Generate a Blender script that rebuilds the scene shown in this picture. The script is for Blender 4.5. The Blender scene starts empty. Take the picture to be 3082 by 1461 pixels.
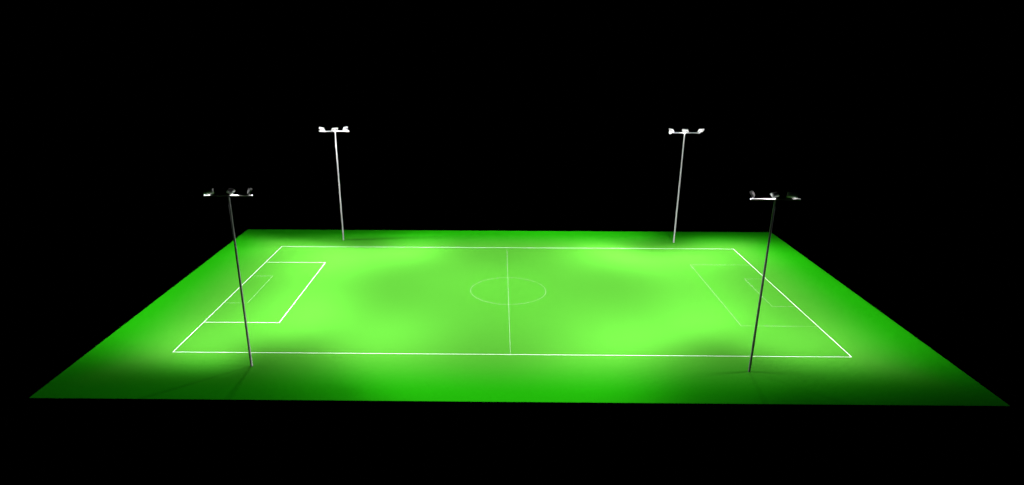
# Floodlit football pitch at night: four masts, three floodlights each.
import bpy, bmesh, math
from mathutils import Vector, Matrix, Euler

sc = bpy.context.scene
col = sc.collection

# ------------------------------------------------------------------ helpers
def link(o, parent=None):
    col.objects.link(o)
    if parent is not None:
        o.parent = parent
    return o

def obj(name, bm, mat, parent=None, smooth=False):
    """One bmesh becomes ONE mesh object."""
    me = bpy.data.meshes.new(name)
    bmesh.ops.recalc_face_normals(bm, faces=bm.faces)
    if smooth:
        for f in bm.faces:                # round sides only: end caps stay flat
            f.smooth = len(f.verts) == 4
    bm.to_mesh(me); bm.free()
    me.materials.append(mat)
    return link(bpy.data.objects.new(name, me), parent)

def tag(o, label=None, cat=None, group=None, kind=None):
    for k, v in (('label', label), ('category', cat), ('group', group), ('kind', kind)):
        if v:
            o[k] = v

def add_box(bm, c, s, bevel=0.0, M=None):
    r = bmesh.ops.create_cube(bm, size=1.0)
    vs = r['verts']
    bmesh.ops.scale(bm, vec=s, verts=vs)
    if bevel:
        es = list({e for v in vs for e in v.link_edges})
        rb = bmesh.ops.bevel(bm, geom=es, offset=bevel, segments=2, affect='EDGES', profile=0.5)
        vs = list({v for f in rb['faces'] for v in f.verts} | {v for v in vs if v.is_valid})
    bmesh.ops.translate(bm, vec=c, verts=vs)
    if M is not None:
        bmesh.ops.transform(bm, matrix=M, verts=vs)
    return vs

def add_tube(bm, a, b, r0, r1, n=32):
    a, b = Vector(a), Vector(b)
    d = b - a
    M = Matrix.Translation((a + b) / 2) @ d.to_track_quat('Z', 'Y').to_matrix().to_4x4()
    bmesh.ops.create_cone(bm, cap_ends=True, segments=n, radius1=r0, radius2=r1, depth=d.length, matrix=M)

def add_strip(bm, pts, w, z, closed=False):
    """A painted line of width w along a polyline, mitred at the corners."""
    n = len(pts)
    P = [Vector(q) for q in pts]
    L, R = [], []
    for i in range(n):
        if closed or 0 < i < n - 1:
            d0 = (P[i] - P[i - 1]).normalized(); d1 = (P[(i + 1) % n] - P[i]).normalized()
        elif i == 0:
            d0 = d1 = (P[1] - P[0]).normalized()
        else:
            d0 = d1 = (P[i] - P[i - 1]).normalized()
        n0 = Vector((-d0.y, d0.x)); n1 = Vector((-d1.y, d1.x))
        m = (n0 + n1).normalized(); m *= (w / 2) / max(0.3, m.dot(n0))
        L.append(bm.verts.new((*(P[i] + m), z))); R.append(bm.verts.new((*(P[i] - m), z)))
    for i in range(n if closed else n - 1):
        j = (i + 1) % n
        bm.faces.new((L[i], R[i], R[j], L[j]))

# ------------------------------------------------------------------ materials
def principled(name, base, rough=0.6, metal=0.0, spec=0.5):
    m = bpy.data.materials.new(name); m.use_nodes = True
    b = m.node_tree.nodes['Principled BSDF']
    b.inputs['Base Color'].default_value = (*base, 1)
    b.inputs['Roughness'].default_value = rough
    b.inputs['Metallic'].default_value = metal
    b.inputs['Specular IOR Level'].default_value = spec
    return m, b

def mottle(m, b, base, scale, amount, coord='Object'):
    """Slight procedural variation of the base colour."""
    nt = m.node_tree
    tc = nt.nodes.new('ShaderNodeTexCoord'); nz = nt.nodes.new('ShaderNodeTexNoise')
    nz.inputs['Scale'].default_value = scale; nz.inputs['Detail'].default_value = 4
    rp = nt.nodes.new('ShaderNodeValToRGB')
    rp.color_ramp.elements[0].position = 0.3; rp.color_ramp.elements[1].position = 0.7
    rp.color_ramp.elements[0].color = (*[c * (1 - amount) for c in base], 1)
    rp.color_ramp.elements[1].color = (*[c * (1 + amount) for c in base], 1)
    nt.links.new(tc.outputs[coord], nz.inputs['Vector'])
    nt.links.new(nz.outputs['Fac'], rp.inputs['Fac'])
    nt.links.new(rp.outputs['Color'], b.inputs['Base Color'])

TURF_LIT = (0.0106, 0.05, 0.004)
TURF_DIM = (0.0018, 0.05, 0.0004)
m_turf, b = principled('turf', TURF_LIT, 1.0, 0, 0.0)
# floodlight glare painted into the turf colour: paler, yellower on the pitch, purer green round it; they blend over some metres, with a little patchiness
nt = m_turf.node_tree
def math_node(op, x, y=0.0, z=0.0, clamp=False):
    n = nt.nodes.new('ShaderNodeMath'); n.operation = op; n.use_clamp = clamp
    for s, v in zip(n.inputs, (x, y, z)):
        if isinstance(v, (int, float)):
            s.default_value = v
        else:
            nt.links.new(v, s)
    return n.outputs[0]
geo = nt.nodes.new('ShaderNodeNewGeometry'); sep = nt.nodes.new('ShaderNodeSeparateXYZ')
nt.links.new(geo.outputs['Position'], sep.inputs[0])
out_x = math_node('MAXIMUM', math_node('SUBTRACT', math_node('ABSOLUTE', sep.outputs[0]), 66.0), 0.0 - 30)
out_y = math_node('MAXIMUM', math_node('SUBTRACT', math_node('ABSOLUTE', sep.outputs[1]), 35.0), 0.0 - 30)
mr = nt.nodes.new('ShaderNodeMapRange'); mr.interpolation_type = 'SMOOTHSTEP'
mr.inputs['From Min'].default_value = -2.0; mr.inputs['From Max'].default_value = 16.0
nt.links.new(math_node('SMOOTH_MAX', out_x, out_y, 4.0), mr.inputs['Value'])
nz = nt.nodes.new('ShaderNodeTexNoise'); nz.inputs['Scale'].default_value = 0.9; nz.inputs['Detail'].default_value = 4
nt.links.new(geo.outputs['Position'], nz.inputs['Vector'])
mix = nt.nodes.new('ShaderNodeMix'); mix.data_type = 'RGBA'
mix.inputs['A'].default_value = (*TURF_LIT, 1); mix.inputs['B'].default_value = (*TURF_DIM, 1)
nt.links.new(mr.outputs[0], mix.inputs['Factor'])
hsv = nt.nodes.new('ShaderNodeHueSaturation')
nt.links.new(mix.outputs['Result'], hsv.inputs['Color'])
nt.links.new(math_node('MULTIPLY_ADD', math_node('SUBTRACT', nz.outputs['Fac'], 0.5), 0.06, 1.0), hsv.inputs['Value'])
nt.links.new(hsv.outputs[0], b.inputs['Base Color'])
m_paint, b = principled('line_paint', (0.15, 0.15, 0.15), 0.9, 0, 0.0)
mottle(m_paint, b, (0.15, 0.15, 0.15), 2.0, 0.03)
m_thin, b = principled('worn_line_paint', (0.11, 0.125, 0.105), 0.9, 0, 0.0)
mottle(m_thin, b, (0.11, 0.125, 0.105), 2.0, 0.05)
m_steel, b = principled('galvanised_steel', (0.1, 0.1, 0.1), 0.5, 0.0, 0.4)
mottle(m_steel, b, (0.1, 0.1, 0.1), 1.5, 0.05)
m_case, b = principled('lamp_casing', (0.42, 0.42, 0.42), 0.5, 0.0, 0.4)
mottle(m_case, b, (0.42, 0.42, 0.42), 3.0, 0.05)
m_lens, b = principled('lamp_glass', (0.0, 0.0, 0.0), 0.2, 0, 0.0)
b.inputs['Emission Color'].default_value = (1, 1, 1, 1)
EXPOSURE = 6.0
b.inputs['Emission Strength'].default_value = 1.1 / 2 ** EXPOSURE

# ------------------------------------------------------------------ the ground and its painted lines
XL, XR, YB, YT = -82.47, 83.74, -52.9, 52.92
bm = bmesh.new()
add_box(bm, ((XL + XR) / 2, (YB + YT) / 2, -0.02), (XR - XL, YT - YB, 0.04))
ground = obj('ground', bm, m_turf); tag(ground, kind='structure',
    label='flat rectangle of bright green turf under the floodlights', cat='ground')

HL, HW = 66.03, 34.95
def line(name, pts, w, mat, closed=False, z=0.004, label=None):
    bm = bmesh.new(); add_strip(bm, pts, w, z, closed)
    o = obj(name, bm, mat, ground)
    if label:
        o['label'] = label
    return o
TH, TN = 0.14, 0.032
a = TH / 2
for s in (-1, 1):
    line('touchline', [(-HL - a, s * HW), (HL + a, s * HW)], TH, m_paint)
    line('goal_line', [(s * HL, -HW + a), (s * HL, HW - a)], TH, m_paint)
line('halfway_line', [(0, -HW + a), (0, HW - a)], TN, m_thin)
line('centre_circle', [(9.15 * math.cos(i * math.pi / 48), 9.15 * math.sin(i * math.pi / 48)) for i in range(96)], TN, m_thin, True, 0.008)
PD, PW, GD, GW = 16.38, 20.38, 5.52, 9.27
for s in (-1, 1):
    e = s * (HL - a); 
    thick = s < 0
    line('penalty_area_line', [(e, PW), (s * (HL - PD), PW), (s * (HL - PD), -PW), (e, -PW)],
         0.14 if thick else 0.038, m_paint if thick else m_thin,
         label='bold white penalty area line' if thick else 'thin faint penalty area line')
    line('goal_area_line', [(e, GW), (s * (HL - GD), GW), (s * (HL - GD), -GW), (e, -GW)], 0.038, m_thin)

# ------------------------------------------------------------------ floodlight masts
H = 32.46
def dirs(az, th, sx, sy):
    """Aim, up and sideways vectors of a lamp turned az degrees round and th degrees up from straight down, mirrored by sx, sy."""
    A, T = math.radians(az), math.radians(th)
    d = Vector((sx * math.cos(A) * math.sin(T), sy * math.sin(A) * math.sin(T), -math.cos(T)))
    u = Vector((sx * math.cos(A) * math.cos(T), sy * math.sin(A) * math.cos(T), math.sin(T)))
    return d, u, d.cross(u)

LW, LL, LT = 1.7, 0.9, 0.45          # floodlight: width, length, depth
bm = bmesh.new()                      # casing: back narrower than the front, open rim for the glass; local z = aim, y = up, x = side
front = [(-LW/2, -LL/2), (LW/2, -LL/2), (LW/2, LL/2), (-LW/2, LL/2)]
def ring(k, z, ky=None):
    ky = k if ky is None else ky
    return [bm.verts.new((x * k, y * ky, z)) for x, y in front]
rings = [ring(0.72, -LT * 0.62, 0.6), ring(0.97, -LT * 0.3, 0.95), ring(1.0, LT * 0.42), ring(0.95, LT * 0.42, 0.91), ring(0.94, LT * 0.36, 0.9)]
for r0, r1 in zip(rings, rings[1:]):
    for i in range(4):
        j = (i + 1) % 4
        bm.faces.new((r0[i], r0[j], r1[j], r1[i]))
bm.faces.new(rings[0]); bm.faces.new(rings[-1])
for i in range(6):                    # cooling ribs on the back
    add_box(bm, ((i - 2.5) * 0.19, 0, -LT * 0.62 - 0.02), (0.03, 0.46, 0.07))
bmesh.ops.recalc_face_normals(bm, faces=bm.faces)
me_case = bpy.data.meshes.new('floodlight'); bm.to_mesh(me_case); bm.free(); me_case.materials.append(m_case)

bm = bmesh.new()                      # front glass, slightly domed
add_box(bm, (0, 0, LT * 0.40), (LW * 0.93, LL * 0.885, 0.03), 0.01)
bmesh.ops.recalc_face_normals(bm, faces=bm.faces)
me_lens = bpy.data.meshes.new('lens'); bm.to_mesh(me_lens); bm.free(); me_lens.materials.append(m_lens)

def profile_light(name, lobes, K, spill):
    """A lamp with a procedural photometric profile: two asymmetric lobes, each round its own aim."""
    L = bpy.data.lights.new(name, 'POINT'); L.energy = K; L.shadow_soft_size = 0.03; L.use_nodes = True
    nt = L.node_tree
    for n in list(nt.nodes):
        nt.nodes.remove(n)
    N, C = nt.nodes.new, nt.links.new
    out = N('ShaderNodeOutputLight'); em = N('ShaderNodeEmission'); C(em.outputs[0], out.inputs[0])
    geo = N('ShaderNodeNewGeometry')
    def M(op, x, y=0.0):
        n = N('ShaderNodeMath'); n.operation = op
        for s, v in zip(n.inputs, (x, y)):
            if isinstance(v, (int, float)):
                s.default_value = v
            else:
                C(v, s)
        return n.outputs[0]
    def dot(v):
        n = N('ShaderNodeVectorMath'); n.operation = 'DOT_PRODUCT'; C(geo.outputs['Incoming'], n.inputs[0]); n.inputs[1].default_value = v
        return n.outputs['Value']
    sq = lambda v: M('MULTIPLY', v, v)
    I = spill                              # a trace of stray light
    for (d, u, r), (A, sa, su, sd), p in lobes:
        z = dot(d); zz = M('MAXIMUM', z, 0.001)
        x = M('DIVIDE', dot(r), zz); y = M('DIVIDE', dot(u), zz)
        q = M('ADD', M('ADD', sq(M('DIVIDE', M('MAXIMUM', y, 0.0), su)), sq(M('DIVIDE', M('MINIMUM', y, 0.0), sd))), sq(M('DIVIDE', x, sa)))
        e = M('MULTIPLY', M('EXPONENT', M('MULTIPLY', M('POWER', q, p), -0.5)), math.exp(A))
        I = M('ADD', I, M('MULTIPLY', e, M('GREATER_THAN', z, 0.0)))
    C(I, em.inputs['Strength'])
    return L

# outer, middle and inner lamp of each mast: two lobes of (azimuth, tilt, log peak, side, upper and lower spread) and the first one's sharpness
BEAMS = [
    [[139.6, 61.11, 0.166, 0.2991, 1.174, 1.107, 150.7, 66, 0.9517, 1.901, 1.066, 0.1799, 1.25],
     [91.53, 42.19, 0.2161, 0.26, 0.17, 0.3384, 43.61, 32.43, -0.7605, 1.94, 0.17, 0.3013, 1.216],
     [33.79, 33.35, -0.6114, 2, 0.2094, 0.1967, 36.96, 49.02, 0.1056, 0.26, 1.199, 0.2064, 1.25]],
    [[106.8, 17.41, -0.4921, 2, 1.371, 0.1705, 71.22, 3, -1.355, 1.557, 0.17, 0.1891, 1.25],
     [20.69, 39.03, 0.5306, 0.26, 0.17, 0.1734, 88, 51.48, 0.4317, 0.26, 0.2009, 0.406, 0.8272],
     [50.01, 63.69, 0.5537, 0.26, 0.17, 0.17, 79.46, 58.76, -0.3758, 1.891, 0.185, 1.037, 1.25]],
    [[140.3, 43.24, 0.2131, 0.3884, 1.353, 0.6638, 88.35, 56.7, -0.106, 1.754, 0.17, 0.17, 1.212],
     [80.72, 30.96, 0.4549, 0.26, 0.4748, 0.2655, 31.98, 39.48, 0.9248, 0.26, 0.728, 0.17, 1.153],
     [-23.09, 60.81, 0.6611, 1.819, 0.17, 0.1868, -23.35, 52.89, -0.1887, 0.4341, 0.7779, 0.7746, 0.8526]],
    [[121.2, 66, 0.3476, 0.6271, 1.359, 0.906, 155.6, 37.81, -1.261, 0.26, 1.6, 0.6611, 1.25],
     [56.63, 35.6, -0.2923, 0.4699, 0.4092, 0.17, 44.61, 41.46, -0.1688, 1.243, 0.455, 0.3134, 1.25],
     [6.35, 56.36, -0.1208, 1.847, 0.17, 0.4122, 29.29, 51.53, -1.536, 1.036, 0.17, 1.314, 1.237]],
]
GLOW = LT * 0.40 + 0.06             # where the light sits, just before the glass
SPILL = (1.5e-3, 1.8e-3, 6e-4)
HOUSING = [(117, 52), (52, 38), (18, 55)]
K = 0.95 * 1000 * math.pi / TURF_LIT[1] * 4 * math.pi / 2 ** EXPOSURE

def mast(x, y, sx, sy, bar, spots, beams, label):
    """bar: ends of the crossbar along x; spots: each lamp's light (along x, towards the pitch, above the bar's middle)."""
    root = link(bpy.data.objects.new('floodlight_mast', None)); root.location = (x, y, 0)
    tag(root, label, 'floodlight mast', 'floodlight masts around the pitch')
    bm = bmesh.new(); add_tube(bm, (0, 0, -0.02), (0, 0, H - 0.11), 0.215, 0.175, 72)
    obj('pole', bm, m_steel, root)
    bm = bmesh.new(); add_box(bm, ((bar[0] + bar[1]) / 2, 0, H), (bar[1] - bar[0], 0.22, 0.22), 0.02)
    obj('crossbar', bm, m_steel, root)
    for k, ((az, th), (lx, fw, lz), beam) in enumerate(zip(HOUSING, spots, beams)):
        d, u, r = dirs(az, th, sx, sy)
        X = u.cross(d)                         # right-handed local frame
        R = Matrix((X, u, d)).transposed().to_4x4()
        c = Vector((lx, sy * fw, lz)) - d * GLOW
        fl = link(bpy.data.objects.new('floodlight', me_case), root)
        fl.matrix_local = Matrix.Translation((c.x, c.y, H + c.z)) @ R
        link(bpy.data.objects.new('lens', me_lens), fl)
        inv = R.inverted()
        bm = bmesh.new()                       # a short pivot post on the crossbar under the casing's back
        foot = inv @ Vector((0, -c.y, 0.10 - c.z))
        add_tube(bm, foot, (0, -0.05, -LT * 0.55), 0.045, 0.045, 12)
        add_box(bm, (0, -0.05, -LT * 0.5), (0.3, 0.16, 0.1), 0.01)
        obj('bracket', bm, m_steel, fl)
        lobes = [(dirs(beam[o], beam[o + 1], sx, sy), beam[o + 2:o + 6], p) for o, p in ((0, beam[12]), (6, 1.0))]
        L = link(bpy.data.objects.new('lamp', profile_light('lamp', lobes, K, SPILL[k])), fl)
        L.location = (0, 0, GLOW)
    return root

mast(-48.6, -40.6, 1, 1, (-4.2, 4.15), ((-3.5, 0.35, 0.6), (0.3, 0.75, 0.5), (3.85, 0.25, 0.65)), BEAMS[0],
     'tall dark floodlight mast rising in front of the bold penalty area, lamps seen from behind')
mast(-49.4, 41.85, 1, -1, (-4.65, 3.8), ((-3.7, 0.5, 0.6), (0.15, 0.75, 0.5), (3.15, -0.03, 0.69)), BEAMS[1],
     'pale floodlight mast beyond the far touchline behind the bold penalty area, lamps glowing')
mast(50.2, 41.2, -1, -1, (-4.2, 4.25), ((4.5, 0.5, 0.6), (-0.1, 0.75, 0.5), (-4.1, 0.5, 0.6)), BEAMS[2],
     'pale floodlight mast beyond the far touchline behind the thin penalty area, lamps glowing')
mast(44.1, -41.25, -1, 1, (-4.2, 4.2), ((3.0, 0.5, 0.6), (0.0, 0.75, 0.5), (-4.0, 0.5, 0.65)), BEAMS[3],
     'tall dark floodlight mast rising in front of the thin penalty area, lamps seen from behind')

# ------------------------------------------------------------------ night sky
w = bpy.data.worlds.new('World'); sc.world = w; w.use_nodes = True
bg = w.node_tree.nodes['Background']; bg.inputs['Color'].default_value = (0, 0, 0, 1); bg.inputs['Strength'].default_value = 0.0

# ------------------------------------------------------------------ camera
cam = bpy.data.cameras.new('camera'); co = link(bpy.data.objects.new('camera', cam))
co.location = (-2.474, -152.38, 58.249)
pitch, yaw, roll = math.radians(69.76763), math.radians(0.67854), math.radians(0.12758)
co.matrix_world = Matrix.Translation(co.location) @ Matrix.Rotation(yaw, 4, 'Z') @ Matrix.Rotation(pitch, 4, 'X') @ Matrix.Rotation(roll, 4, 'Z')
cam.sensor_fit = 'HORIZONTAL'; cam.sensor_width = 36.0; cam.lens = 1683.897 / 2576 * 36
cam.shift_x = 53.666 / 2576; cam.shift_y = 99.925 / 2576
cam.clip_start = 0.5; cam.clip_end = 2000
sc.camera = co

vs = sc.view_settings
vs.view_transform = 'Standard'; vs.look = 'None'; vs.gamma = 1.0; vs.exposure = EXPOSURE; vs.use_curve_mapping = False
